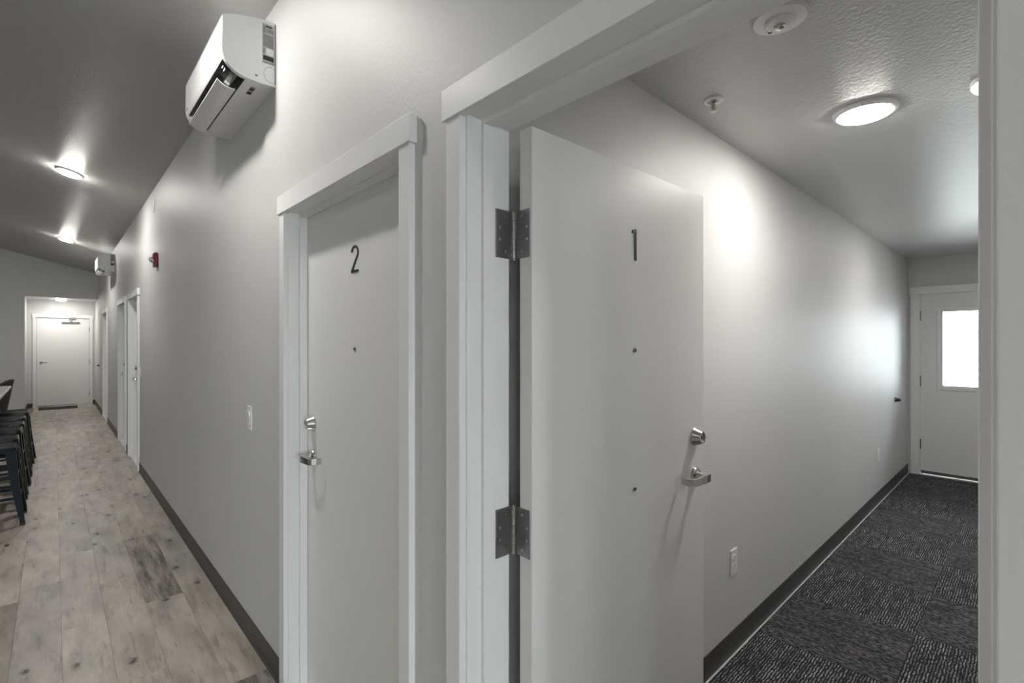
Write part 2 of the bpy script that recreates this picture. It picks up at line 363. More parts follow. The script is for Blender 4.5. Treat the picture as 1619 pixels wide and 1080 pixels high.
# ---- base boards
def cove(mb, p, q, n, h=0.105):
    """vinyl cove base from p to q along the wall, n = unit normal into the room"""
    p = Vector((*p, 0)); q = Vector((*q, 0)); n = Vector((*n, 0))
    d = q - p
    pr = [(0, 0), (0.012, 0), (0.0065, 0.006), (0.004, 0.014), (0.0035, h - 0.002), (0.002, h), (0, h)]
    mb.prism(pr, lambda a, z, t: tuple(p + d * t + n * a + Vector((0, 0, z))), 0, 1)
    return mb
segs = [(YBK, DOORS[1][0] - 0.061), (DOORS[1][1] + 0.061, DOORS[2][0] - 0.061), (DOORS[2][1] + 0.061, DOORS[3][0] - 0.061), (DOORS[3][1] + 0.061, DOORS[4][0] - 0.061), (DOORS[4][1] + 0.061, DOORS[5][0] - 0.061), (DOORS[5][1] + 0.061, YE)]
mb = MB()
for a, b in segs: cove(mb, (WX, a), (WX, b), (-1, 0))
struct('baseboard_right', mb, 'base', 'dark brown vinyl base along the hallway wall of doors', 'baseboard')
mb = cove(MB(), (XL, YF), (-0.44, YF), (0, -1)); cove(mb, (-0.44, YF), (-0.44, YE), (1, 0)); cove(mb, (-0.44, YE), (FD[0] - 0.061, YE), (0, -1)); cove(mb, (FD[1] + 0.061, YE), (WX, YE), (0, -1))
struct('baseboard_far', mb, 'base', 'dark vinyl base around the far recess', 'baseboard')
mb = cove(MB(), (WX2, YB), (XE, YB), (0, -1)); cove(mb, (WX2, YR), (XE, YR), (0, 1)); cove(mb, (XE, YR), (XE, ED[0] - 0.09), (-1, 0)); cove(mb, (WX2, YR), (WX2, DOORS[1][0] - 0.03), (1, 0))
struct('baseboard_corridor', mb, 'base', 'dark brown vinyl base along the carpeted corridor wall', 'baseboard')
struct('trim_corridor', MB().box(WX2, XE, YB - 0.019, YB - 0.0122, 0, 0.007).box(WX2 + 0.02, XE, YR + 0.0122, YR + 0.019, 0, 0.007), 'caulk', 'thin pale strip between corridor carpet and dark base', 'trim', bevel=0.002)

# ------------------------------------------------------------------ door frames and doors
def ribbon(mb, pts, wd, x0, x1, z0, yc):
    """flat stroke on a face looking towards -x: pts (h right, v up)"""
    n = len(pts); L_ = []; R_ = []
    for i, (h, v) in enumerate(pts):
        a = Vector(pts[max(i - 1, 0)]); b = Vector(pts[min(i + 1, n - 1)]); p = Vector((h, v))
        d1 = (p - a).normalized() if i > 0 else (b - p).normalized(); d2 = (b - p).normalized() if i < n - 1 else d1
        d = (d1 + d2).normalized(); nrm = Vector((-d.y, d.x)); k = 1 / max(0.45, nrm.dot(Vector((-d1.y, d1.x))))
        L_.append(p + nrm * wd / 2 * k); R_.append(p - nrm * wd / 2 * k)
    for i in range(n - 1):
        quad = [L_[i], R_[i], R_[i + 1], L_[i + 1]]
        mb.prism([(q.x, q.y) for q in quad], lambda h, v, t: (t, yc - h, z0 + v), x0, x1)
    return mb

def frame(n, a, b, label, thresh=True):
    """casing, header, jambs and stops of a door opening in the hall wall between y = a and b"""
    o3 = Vector((WX, (a + b) / 2, 0)); t = empty('trim_%d' % n, o3, label, 'door frame', kind='structure')
    def P(name, mb, bevel=0.0015, mat='trim'):
        ob = build(name, mb, mat, bevel=bevel); 
        for vv in ob.data.vertices: vv.co -= o3
        ob.parent = t; return ob
    cw, rv = 0.0545, 0.005
    P('casing', MB().box(WX - CAS, WX, b + rv, b + rv + cw, 0, HEAD - 0.003)); P('casing', MB().box(WX - CAS, WX, a - rv - cw, a - rv, 0, HEAD - 0.003))
    P('header_casing', MB().box(WX - 0.026, WX, a - rv - cw - 0.011, b + rv + cw + 0.011, HEAD - 0.003, HEAD + 0.073))
    P('jamb', MB().box(WX - 0.001, WX2, b, b + JT, 0, HEAD + JT)); P('jamb', MB().box(WX - 0.001, WX2, a - JT, a, 0, HEAD + JT))
    P('head_jamb', MB().box(WX - 0.001, WX2, a, b, HEAD, HEAD + JT))
    P('stop', MB().box(0.767, 0.799, b - 0.012, b, 0, HEAD - 0.012)); P('stop', MB().box(0.767, 0.799, a, a + 0.0125, 0, HEAD - 0.012)); P('head_stop', MB().box(0.767, 0.799, a, b, HEAD - 0.012, HEAD))
    if thresh:
        pr = [(0.727, 0.0), (0.74, 0.012), (0.775, 0.02), (0.799, 0.022), (0.84, 0.012), (0.852, 0.0)]
        P('threshold', MB().prism(pr, lambda x, z, tt: (x, tt, z), a, b), bevel=0, mat='trim')
    return t

def lever_set(leaf, yh, sg, z=1.016):
    """lever handle at (0, yh, z) on the face looking to -x, pointing to the hinge side"""
    h = build('lever_handle', MB().lathe([(0.030, 0), (0.030, -0.004), (0.026, -0.010), (0.014, -0.013), (0.011, -0.02), (0.011, -0.052)], (0, yh, z), (1, 0, 0), 28), 'nickel', leaf, origin=(0, yh, z), smooth=True)
    mb = MB()
    pts = [(-0.050, 0.012), (-0.054, -0.02), (-0.055, -0.06), (-0.053, -0.092), (-0.046, -0.104), (-0.030, -0.108), (-0.010, -0.108)]
    hts = [0.0155, 0.015, 0.0135, 0.0125, 0.012, 0.012, 0.0115]
    tks = [0.006, 0.0055, 0.0045, 0.0045, 0.0045, 0.0042, 0.004]
    v = []; n = len(pts)
    for i in range(n):
        a = Vector(pts[max(i - 1, 0)]); b = Vector(pts[min(i + 1, n - 1)]); d = (b - a).normalized(); nr = Vector((-d.y, d.x)); p = Vector(pts[i])
        for s1, s2 in ((-1,-1),(1,-1),(1,1),(-1,1)):
            q = p + nr * tks[i] * s1; v.append((q.x, q.y * sg, hts[i] * s2))
    f = [(3,2,1,0), tuple((n-1)*4+i for i in range(4))]
    for i in range(n - 1):
        for k in range(4): f.append((i*4+k, i*4+(k+1)%4, (i+1)*4+(k+1)%4, (i+1)*4+k))
    ob = build('lever_handle', MB().add(v, f), 'nickel', leaf, bevel=0.0015); ob.location = (0, yh, z)
    return h
def deadbolt(leaf, yh, z=1.155):
    build('deadbolt', MB().lathe([(0.033, 0), (0.033, -0.004), (0.0315, -0.006), (0.0225, -0.030), (0.021, -0.032), (0.015, -0.032), (0.0145, -0.029), (0.0, -0.029)], (0, yh, z), (1, 0, 0), 32), 'nickel', leaf, origin=(0, yh, z), smooth=True)
    build('keyway', MB().box(-0.0305, -0.028, yh - 0.0015, yh + 0.0015, z - 0.008, z + 0.008).lathe([(0.006, -0.031), (0.006, -0.0285)], (0, yh, z), (1, 0, 0), 16), 'hinge', leaf, origin=(0, yh, z))
def peep(leaf, yh, z):
    build('peephole', MB().lathe([(0.0075, 0.0), (0.0075, -0.002), (0.006, -0.004), (0.0042, -0.004), (0.0038, -0.002), (0, -0.002)], (0, yh, z), (1, 0, 0), 20), 'hinge', leaf, origin=(0, yh, z), smooth=True)
    build('peephole_lens', MB().lathe([(0.0037, -0.0018), (0.003, -0.0032), (0.0, -0.0036)], (0, yh, z), (1, 0, 0), 12), 'black', leaf, origin=(0, yh, z), smooth=True)
def numeral(leaf, k, yc, z0=1.752, h=0.098):
    mb = MB(); x0, x1 = -0.003, 0.0
    if k == 1:
        ribbon(mb, [(0.004, 0.0), (0.004, h)], 0.0078, x0, x1, z0, yc); ribbon(mb, [(-0.012, h - 0.009), (0.0075, h - 0.0045)], 0.0095, x0 - 0.0003, x1, z0, yc)
    else:
        R = 0.0225; cy = h - R - 0.004
        arc = [(1.12 * R * cos(radians(a)), cy + R * sin(radians(a))) for a in range(172, -45, -12)]
        ribbon(mb, arc + [(-0.0235, 0.006)], 0.0075, x0, x1, z0, yc); ribbon(mb, [(-0.028, 0.004), (0.0275, 0.004)], 0.008, x0 - 0.0003, x1, z0, yc)
    return build('numeral', mb, 'num', leaf, origin=(0, yc, z0))

def door(n, a, b, sg, label, num=None, open_deg=None, detail=True, mat='door'):
    """leaf local frame: hall face x = 0 looking to -x, hinge edge y = 0, free edge y = sg * width"""
    wd = (b - a) - 0.007; hy = a + 0.0035 if sg > 0 else b - 0.0035
    d = empty('door_%d' % n, (0.80, hy, 0), label, 'door', kind='structure')
    mb = MB().box(0, 0.0445, 0, sg * wd, 0.018, HEAD - 0.004)
    leaf = build('leaf', mb, mat, d, bevel=0.0012)
    yh = sg * (wd - 0.068)
    lever_set(leaf, yh, sg); deadbolt(leaf, yh); peep(leaf, sg * wd / 2, 1.473)
    if num: numeral(leaf, num, sg * wd / 2)
    return d, leaf, wd, hy

frame(1, *DOORS[1], 'white painted frame around the opening of door 1', thresh=False)
frame(2, *DOORS[2], 'white painted frame around closed door 2')
frame(3, *DOORS[3], 'white door frame down the hall, third from the viewer')
frame(4, *DOORS[4], 'white door frame down the hall, before the second wall unit')
frame(5, *DOORS[5], 'white door frame on the hall wall next to the far recess')

d1, leaf1, w1, h1 = door(1, *DOORS[1], -1, 'off-white door numbered 1 standing open into the corridor', num=1)
leaf1.location = Vector((0.8755, 0.8625, 0)) - Vector(d1.location); leaf1.rotation_euler = (0, 0, radians(88.9))
peep(leaf1, -w1 / 2, 1.041)
door(2, *DOORS[2], 1, 'closed off-white door numbered 2 beside the open door', num=2)
door(3, *DOORS[3], 1, 'closed door in the hall just past the red alarm')
door(4, *DOORS[4], 1, 'closed door in the hall between alarm and second wall unit')
door(5, *DOORS[5], 1, 'closed door on the hall wall nearest the far recess')

# hinges of the open door 1 (jamb leaf, barrel, door leaf as parts; screws as sub-parts)
def build_hinges():
    o = Vector(d1.location)
    R = Matrix.Rotation(leaf1.rotation_euler.z, 4, 'Z'); T = Matrix.Translation(Vector((0.8755, 0.8625, 0)))
    lw = T @ R
    yj = DOORS[1][1]
    px, py = 0.8705, yj - 0.0075
    for zc in (1.775, 1.012, 0.25):
        z0, z1 = zc - 0.0615, zc + 0.0615
        def B(name, mb, mat='hinge', par=None, bevel=0.0, smooth=False):
            ob = build(name, mb, mat, bevel=bevel, smooth=smooth)
            for vv in ob.data.vertices: vv.co -= Vector((o.x, o.y, 0))
            ob.parent = par or d1; return ob
        jl = B('hinge_leaf', MB().box(0.8145, px, yj - 0.003, yj + 0.001, z0, z1), bevel=0.0008)
        # door leaf plate in leaf frame on the hinge edge (local y = 0, looking to +y)
        dl_mb = MB().box(0.0075, 0.0535, -0.001, 0.0025, z0, z1)
        dl_mb.v = [tuple(lw @ Vector(q)) for q in dl_mb.v]
        dl = B('hinge_leaf', dl_mb, bevel=0.0008)
        k = MB(); hgt = z1 - z0
        for i in range(5):
            a = z0 + hgt * i / 5 + 0.0006; b = z0 + hgt * (i + 1) / 5 - 0.0006
            k.lathe([(0.0062, 0), (0.0068, 0.0006), (0.0068, b - a - 0.0006), (0.0062, b - a)], (px, py, a), (0, 0, 1), 16)
        k.lathe([(0.0055, 0), (0.0055, hgt)], (px, py, z0), (0, 0, 1), 12)
        k.lathe([(0.003, 0), (0.0066, 0.001), (0.0066, 0.003), (0.004, 0.005)], (px, py, z1), (0, 0, 1), 16)
        k.lathe([(0.004, 0), (0.0066, 0.002), (0.0066, 0.004), (0.003, 0.005)], (px, py, z0 - 0.005), (0, 0, 1), 16)
        B('hinge_barrel', k, 'nickel', smooth=True)
        for fr, dz in ((0.45, 0.045), (0.85, 0.0155), (0.85, -0.0155), (0.45, -0.045)):
            sx = px - 0.052 * fr
            B('screw', MB().lathe([(0.0042, 0.0), (0.0042, 0.0012), (0.0014, 0.0012), (0.0008, 0.0004)], (sx, yj - 0.003, zc + dz), (0, -1, 0), 12), 'nickel', jl)
            q = lw @ Vector((0.0525 - 0.044 * fr, 0.0025, zc + dz)); ax = (R @ Vector((0, 1, 0)))
            B('screw', MB().lathe([(0.0042, 0.0), (0.0042, 0.0012), (0.0014, 0.0012), (0.0008, 0.0004)], q, ax, 12), 'nickel', dl)
build_hinges()

# ---- far white door (hall end)
def far_door():
    a, b = FD; o3 = Vector(((a + b) / 2, YE, 0))
    t = empty('trim_6', o3, 'white frame around the far end door in the recess', 'door frame', kind='structure')
    d = empty('door_6', Vector((a, YE, 0)), 'plain white far end door with overhead closer and lever', 'door', kind='structure')
    def P(name, mb, par, mat='trim', bevel=0.0015, smooth=False):
        ob = build(name, mb, mat, bevel=bevel, smooth=smooth); oo = Vector(par.location) if par in (t, d) else Vector(d.location)
        for vv in ob.data.vertices: vv.co -= oo
        ob.parent = par; return ob
    P('casing', MB().box(a - 0.06, a - 0.005, YE - 0.02, YE, 0, HEAD), t); P('casing', MB().box(b + 0.005, b + 0.06, YE - 0.02, YE, 0, HEAD), t)
    P('header_casing', MB().box(a - 0.07, b + 0.07, YE - 0.025, YE, HEAD, HEAD + 0.075), t)
    P('jamb', MB().box(a - JT, a, YE, YE + 0.11, 0, HEAD), t); P('jamb', MB().box(b, b + JT, YE, YE + 0.11, 0, HEAD), t); P('head_jamb', MB().box(a - JT, b + JT, YE, YE + 0.11, HEAD, HEAD + JT), t)
    P('threshold', MB().box(a, b, YE - 0.03, YE + 0.08, 0, 0.014), t, 'nickel')
    lf = P('leaf', MB().box(a + 0.004, b - 0.004, YE + 0.004, YE + 0.049, 0.02, HEAD - 0.004), d, 'fardoor')
    P('door_sweep', MB().box(a + 0.01, b - 0.01, YE - 0.002, YE + 0.004, 0.018, 0.05), lf, 'nickel')
    P('lever_handle', MB().lathe([(0.028, 0), (0.028, 0.008), (0.011, 0.014), (0.011, 0.05)], (a + 0.075, YE + 0.004, 1.02), (0, -1, 0), 20).bar((a + 0.065, YE - 0.045, 1.02), (a + 0.18, YE - 0.045, 1.024), 0.012, 0.02), lf, 'hinge', smooth=True)
    P('strike_plate', MB().box(a - 0.001, a + 0.004, YE - 0.003, YE + 0.03, 0.97, 1.08), d, 'hinge')
    for z in (1.78, 1.02, 0.27):
        P('hinge', MB().lathe([(0.008, 0), (0.008, 0.115)], (b + 0.001, YE - 0.006, z - 0.057), (0, 0, 1), 10), d, 'hinge', smooth=True)
    P('door_closer', MB().box(a + 0.42, a + 0.73, YE - 0.03, YE + 0.004, 1.925, 1.96), d, 'hinge', bevel=0.004)
    P('closer_arm', MB().bar((a + 0.60, YE - 0.035, 1.95), (a + 0.545, YE - 0.10, 2.005), 0.018, 0.008).bar((a + 0.545, YE - 0.10, 2.005), (a + 0.62, YE - 0.015, 2.035), 0.018, 0.008).box(a + 0.56, a + 0.66, YE - 0.03, YE - 0.018, 2.02, 2.06), d, 'hinge', bevel=0)
far_door()

# ---- end door of the carpeted corridor (with window)
def end_door():
    a, b = ED; o3 = Vector((XE, (a + b) / 2, 0))
    t = empty('trim_7', o3, 'white frame around the exterior door with the window', 'door frame', kind='structure')
    d = empty('door_7', Vector((XE, b, 0)), 'pale exterior door with bright half-height window at corridor end', 'door', kind='structure')
    def P(name, mb, par, mat='trim', bevel=0.0015, smooth=False):
        ob = build(name, mb, mat, bevel=bevel, smooth=smooth); oo = Vector(par.location) if par in (t, d) else Vector(d.location)
        for vv in ob.data.vertices: vv.co -= oo
        ob.parent = par; return ob
    P('casing', MB().box(XE - 0.02, XE, b + 0.003, b + 0.083, 0, HEAD - 0.012), t); P('casing', MB().box(XE - 0.02, XE, a - 0.083, a - 0.003, 0, HEAD - 0.012), t)
    P('header_casing', MB().box(XE - 0.026, XE, a - 0.094, b + 0.094, HEAD - 0.012, HEAD + 0.07), t)
    P('jamb', MB().box(XE, XE + 0.14, b, b + JT, 0, HEAD), t); P('jamb', MB().box(XE, XE + 0.14, a - JT, a, 0, HEAD), t); P('head_jamb', MB().box(XE, XE + 0.14, a - JT, b + JT, HEAD - 0.008, HEAD + JT), t)
    P('stop', MB().box(XE + 0.056, XE + 0.09, b - 0.012, b, 0, HEAD), t); P('stop', MB().box(XE + 0.056, XE + 0.09, a, a + 0.012, 0, HEAD), t); P('head_stop', MB().box(XE + 0.056, XE + 0.09, a, b, HEAD - 0.025, HEAD - 0.008), t)
    P('threshold', MB().box(XE - 0.035, XE + 0.14, a - 0.02, b + 0.02, 0, 0.013), t, 'caulk', bevel=0.003)
    g0, g1, gz0, gz1 = 0.148, 0.708, 1.002, 1.841
    x0, x1 = XE + 0.006, XE + 0.051
    zt, zb = HEAD - 0.012, 0.022; ya, yb_ = a + 0.004, b - 0.004
    mb = MB()
    mb.box(x0, x1, ya, g0, zb, zt); mb.box(x0, x1, g1, yb_, zb, zt); mb.box(x0, x1, g0, g1, zb, gz0); mb.box(x0, x1, g0, g1, gz1, zt)
    lf = P('leaf', mb, d, 'door', bevel=0)
    fm = MB(); fo, fi = 0.038, 0.0
    for (p0, p1, q0, q1) in ((g0 - fo, g0, gz0 - fo, gz1 + fo), (g1, g1 + fo, gz0 - fo, gz1 + fo), (g0, g1, gz0 - fo, gz0), (g0, g1, gz1, gz1 + fo)):
        fm.box(x0 - 0.012, x0, p0, p1, q0, q1)
    P('window_frame', fm, d, 'trim', bevel=0.004)
    fm = MB(); e = 0.012
    for (p0, p1, q0, q1) in ((g0, g0 + e, gz0, gz1), (g1 - e, g1, gz0, gz1), (g0 + e, g1 - e, gz0, gz0 + e), (g0 + e, g1 - e, gz1 - e, gz1)):
        fm.box(x0 - 0.007, x1, p0, p1, q0, q1)
    P('glazing_bead', fm, d, 'trim', bevel=0.003)
    P('pane', MB().box(x0 + 0.018, x0 + 0.022, g0, g1, gz0, gz1), d, 'glass', bevel=0)
    P('door_sweep', MB().box(x0 - 0.006, x0, ya, yb_, 0.016, 0.05), lf, 'hinge')
    for z in (1.79, 1.055, 0.345):
        P('hinge', MB().lathe([(0.0085, 0), (0.0085, 0.115)], (XE - 0.004, b + 0.0005, z - 0.057), (0, 0, 1), 12), d, 'hinge', smooth=True)
    yk = a + 0.07
    P('lever_handle', MB().lathe([(0.03, 0), (0.03, 0.008), (0.012, 0.014), (0.011, 0.05)], (x0, yk, 1.0), (-1, 0, 0), 20).bar((x0 - 0.05, yk - 0.01, 1.0), (x0 - 0.05, yk + 0.11, 1.0), 0.012, 0.02), lf, 'nickel', smooth=True)
    P('deadbolt', MB().lathe([(0.032, 0), (0.031, 0.006), (0.022, 0.03), (0.0, 0.03)], (x0, yk, 1.15), (-1, 0, 0), 20), lf, 'nickel', smooth=True)
end_door()
# outside, behind the windows
struct('ground_outside_back', MB().box(-15, 6, -30, YBK - 0.12, -0.3, -0.05), 'concrete', 'pale concrete outside the windows behind the viewpoint', 'ground')
struct('ground_outside', MB().box(XE + 0.14, XE + 30, -15, 15, -0.3, -0.05), 'concrete', 'pale concrete outside the exterior door window', 'ground')

# ------------------------------------------------------------------ ceiling lights
def disc_light(loc, label, group, mat='lamp', tilt=0.0, r=0.105, ring=0.016, dp=0.034):
    e = empty('ceiling_light', loc, label, 'light', group, rot=(0, tilt, 0))
    q = r - ring
    build('trim_ring', MB().lathe([(r, 0.0), (r, -0.007), (r - 0.005, -0.013), (q + 0.004, -0.017), (q, -0.017), (q, -0.004)], (0, 0, 0), (0, 0, 1), 40), 'acwhite', e, smooth=True)
    q -= 0.0005
    build('diffuser', MB().lathe([(q, -0.008), (q, -0.017), (q * 0.97, -0.017 - (dp - 0.017) * 0.45), (q * 0.85, -0.017 - (dp - 0.017) * 0.75), (q * 0.5, -0.017 - (dp - 0.017) * 0.95), (0.004, -dp)], (0, 0, 0), (0, 0, 1), 40), mat, e, smooth=True)
    return e
T = math.atan(0.25)
G = 'round hallway ceiling lights'
def hall_light(x, y, label):
    tilt = T if x > XRIDGE else -T
    disc_light((x, y, hz(x)), label, G, 'lamp' if x > -1 else 'lampL', tilt)
hall_light(0.113, 6.47, 'nearer bright round light on the sloped hall ceiling')
hall_light(0.149, 10.7, 'farther bright round light on the sloped hall ceiling')
hall_light(0.10, 2.33, 'round light overhead in front of the first wall unit')
hall_light(0.10, -2.2, 'round hall ceiling light behind the viewpoint')
for i, y in enumerate((-2.2, 2.0, 6.47, 10.7)):
    hall_light(-2.7, y, 'round ceiling light of the left row, %s' % ('behind the viewpoint', 'level with door 2', 'level with the stools', 'past the counter')[i])
disc_light((0.12, 14.85, HB), 'bright round light on the recess ceiling by the far door', 'round hallway ceiling lights', 'lampR')
disc_light((2.416, 0.476, HB), 'bright round light on the corridor ceiling past door 1', 'round corridor ceiling lights', 'lampB', r=0.112, ring=0.018, dp=0.024)
disc_light((2.47, 0.060, HB), 'small lit round fixture mostly hidden by the right jamb', 'round corridor ceiling lights', 'lampE', r=0.105, ring=0.004)
disc_light((4.9, 0.12, HB), 'round corridor light deeper in, hidden by the right jamb', 'round corridor ceiling lights', 'lampB2', r=0.112, dp=0.024)

# ------------------------------------------------------------------ wall air conditioners
def air_conditioner():
    y0, y1 = 2.32, 3.098; o3 = Vector((WX, y0, 2.633))
    t = empty('wall_air_conditioner', o3, 'white wall air conditioner high on the wall nearest door 2', 'air conditioner', 'wall air conditioners along the hallway')
    def P(name, mb, mat, par=None, bevel=0.0, smooth=False):
        ob = build(name, mb, mat, bevel=bevel, smooth=smooth)
        for vv in ob.data.vertices: vv.co -= o3
        ob.parent = par or t; return ob
    fn = lambda x, z, y: (x, y, z)
    top = [(0.725, 2.918), (0.677, 2.917), (0.626, 2.907), (0.56, 2.889), (0.522, 2.874), (0.514, 2.866)]
    bot = [(0.513, 2.725), (0.516, 2.705), (0.523, 2.686), (0.538, 2.667), (0.557, 2.652), (0.578, 2.642), (0.600, 2.637), (0.66, 2.633), (0.725, 2.636)]
    full = top + bot
    notch = top + [(0.513, 2.725), (0.516, 2.705), (0.520, 2.694), (0.535, 2.700), (0.575, 2.72), (0.606, 2.70), (0.606, 2.637), (0.66, 2.633), (0.725, 2.636)]
    ya, yb_ = y0 + 0.022, y1 - 0.045
    body = P('body', MB().prism(full, fn, y0, ya).prism(notch, fn, ya, yb_).prism(full, fn, yb_, y1), 'acwhite', smooth=True)
    # dark interior of the outlet
    P('outlet_recess', MB().prism([(0.5205, 2.6935), (0.535, 2.6990), (0.575, 2.7190), (0.6055, 2.699), (0.6055, 2.638), (0.603, 2.638), (0.603, 2.697), (0.575, 2.715), (0.537, 2.696), (0.5225, 2.6905)], fn, ya + 0.0005, yb_ - 0.0005)
      .prism([(0.5225, 2.692), (0.603, 2.695), (0.603, 2.638), (0.578, 2.643), (0.557, 2.653), (0.538, 2.668)], fn, ya + 0.0002, ya + 0.003), 'black')
    P('display', MB().prism([(0.524, 2.684), (0.538, 2.666), (0.550, 2.657), (0.552, 2.66), (0.540, 2.670), (0.527, 2.687)], fn, ya + 0.02, ya + 0.10), 'black')
    P('digits', MB().box(0.5335, 0.535, ya + 0.030, ya + 0.034, 2.668, 2.6735).box(0.5275, 0.529, ya + 0.03, ya + 0.05, 2.677, 2.679).box(0.5345, 0.5355, ya + 0.038, ya + 0.055, 2.668, 2.670), 'digits')
    # louver: curved flap, hanging open
    n = 8; pr = []
    for i in range(n + 1):
        u = i / n; x = 0.521 + 0.072 * u; z = 2.648 - 0.022 * u - 0.010 * sin(pi * u); pr.append((x, z))
    pr2 = pr + [(x, z + 0.005) for x, z in reversed(pr)]
    P('louver', MB().prism(pr2, fn, y0 + 0.125, yb_ - 0.004), 'acwhite', smooth=True)
    P('louver_arm', MB().prism([(0.545, 2.64), (0.565, 2.63), (0.580, 2.68), (0.57, 2.69)], fn, y0 + 0.112, y0 + 0.120), 'acwhite')
    P('front_seam', MB().prism([(0.5125, 2.866), (0.5145, 2.866), (0.5145, 2.8635), (0.5125, 2.8635)], fn, y0 + 0.004, y1 - 0.004), 'paper')
    P('mounting_plate', MB().box(0.7195, 0.7255, y0 - 0.0025, y1 - 0.01, 2.645, 2.912), 'hinge')
    e = y0 - 0.0012
    lab = P('rating_label', MB().box(0.669, 0.7175, e, y0, 2.728, 2.902), 'paper')
    for (xa, xb_, za, zb_) in ((0.672, 0.683, 2.86, 2.892), (0.686, 0.7145, 2.865, 2.882), (0.672, 0.7145, 2.80, 2.855)):
        P('print', MB().box(xa, xb_, e - 0.0004, e, za, zb_), 'print', lab)
    P('print', MB().box(0.684, 0.708, e - 0.0004, e, 2.888, 2.895), 'black', lab)
    P('print', MB().box(0.685, 0.7145, e - 0.0004, e, 2.766, 2.796), 'acwhite', lab)
    P('print', MB().box(0.672, 0.7155, e - 0.0005, e, 2.741, 2.761), 'black', lab)
    P('print', MB().box(0.672, 0.679, e - 0.0004, e, 2.768, 2.792), 'print', lab)
    P('print', MB().box(0.669, 0.7175, e - 0.0004, e, 2.729, 2.735), 'print', lab)
    # knock-out for the pipes and moulded mark
    arc = [(0.703 + 0.028 * cos(radians(a)), 2.682 + 0.034 * sin(radians(a))) for a in range(75, 300, 15)]
    mb = MB()
    for (p, q), (r_, s_) in zip(arc[:-1], arc[1:]): mb.bar((p, y0 - 0.0004, q), (r_, y0 - 0.0004, s_), 0.0012, 0.0014, up=(0, 1, 0))
    P('pipe_knockout', mb, 'print')
    P('moulded_mark', MB().box(0.640, 0.650, y0 - 0.0006, y0, 2.656, 2.665), 'print')
    st = P('caution_sticker', MB().box(0.640, 0.660, 2.381, 2.464, 2.6325, 2.6345), 'paper')
    P('print', MB().box(0.641, 0.659, 2.392, 2.418, 2.632, 2.6326), 'black', st); P('print', MB().box(0.641, 0.659, 2.437, 2.463, 2.632, 2.6326), 'black', st)
    P('moulded_mark', MB().box(0.5122, 0.5135, 3.04, 3.07, 2.72, 2.727), 'print')
    return t
ac = air_conditioner()
ac2 = copy_tree(ac); ac2.location.y = 10.2; ac2['label'] = 'small white wall air conditioner far down the hall by the recess'

# ------------------------------------------------------------------ wall plates, switches, outlets, alarm
def switch(y, z, label):
    o3 = Vector((WX, y, z)); t = empty('light_switch', o3, label, 'switch', 'light switches on the hallway wall')
    build('cover_plate', MB().box(-0.006, 0, -0.036, 0.036, -0.06, 0.06), 'plate', t, bevel=0.003)
    build('rocker_frame', MB().box(-0.008, -0.005, -0.0175, 0.0175, -0.034, 0.034), 'plate', t, bevel=0.001)
    build('rocker', MB().prism([(-0.0075, -0.032), (-0.0085, 0.0), (-0.0125, 0.032), (-0.006, 0.032), (-0.006, -0.032)], lambda x, z_, y_: (x, y_, z_), -0.0155, 0.0155), 'plate', t)
    for s in (-1, 1): build('screw', MB().lathe([(0.003, 0.0), (0.003, 0.001)], (-0.006, 0, s * 0.048), (-1, 0, 0), 10), 'caulk', t)
switch(2.713, 1.115, 'white rocker light switch on the wall left of door 2')
switch(7.0, 1.16, 'small light switch beside the frame past the red alarm')
def outlet(x, z, label):
    o3 = Vector((x, YB, z)); t = empty('wall_outlet', o3, label, 'outlet', 'outlets on the corridor wall')
    build('cover_plate', MB().box(-0.036, 0.036, -0.007, 0, -0.06, 0.06), 'plate', t, bevel=0.0025)
    for s in (-1, 1):
        rc = build('receptacle', MB().lathe([(0.0172, 0), (0.0172, 0.0085), (0.016, 0.0095)], (0, 0, s * 0.0195), (0, -1, 0), 20), 'plate', t, origin=(0, 0, s * 0.0195), smooth=True)
        mb = MB(); mb.box(-0.0075, -0.0055, -0.0099, -0.009, -0.002, 0.007).box(0.0055, 0.0075, -0.0099, -0.009, -0.002, 0.006).lathe([(0.0025, 0), (0.0025, 0.0004)], (0, -0.0095, -0.008), (0, -1, 0), 10)
        build('slots', mb, 'black', rc)
    build('screw', MB().lathe([(0.003, 0.0), (0.003, 0.001)], (0, -0.007, 0), (0, -1, 0), 10), 'nickel', t)
outlet(2.40, 0.437, 'white wall outlet on the corridor wall beside open door 1')
outlet(5.59, 0.448, 'small white wall outlet near the far end of the corridor')
tag(build('blank_cover_plate', MB().box(WX - 0.006, WX, 5.905, 5.98, 2.78, 2.905), 'plate', bevel=0.003), 'small pale blank cover plate high on the wall above the red alarm', 'cover plate')
t = empty('fire_alarm', (WX, 5.76, 2.28), 'red wall fire alarm with clear strobe in the hallway', 'fire alarm')
build('back_box', MB().box(-0.030, 0, -0.058, 0.058, -0.067, 0.067), 'red', t, bevel=0.006)
build('sounder_face', MB().box(-0.038, -0.028, -0.05, 0.05, 0.0, 0.058), 'red', t, bevel=0.004)
build('strobe_lens', MB().prism([(-0.03, -0.028), (-0.052, -0.022), (-0.056, -0.005), (-0.052, 0.008), (-0.03, 0.012)], lambda x, z, y: (x, y, z), -0.034, 0.034), 'lens', t, bevel=0.003)
build('strobe_guard', MB().bar((-0.03, -0.04, -0.032), (-0.066, -0.036, -0.012), 0.006, 0.006).bar((-0.066, -0.036, -0.012), (-0.066, -0.036, 0.012), 0.006, 0.006, up=(1, 0, 0)).bar((-0.066, -0.036, 0.012), (-0.03, -0.04, 0.016), 0.006, 0.006), 'black', t)
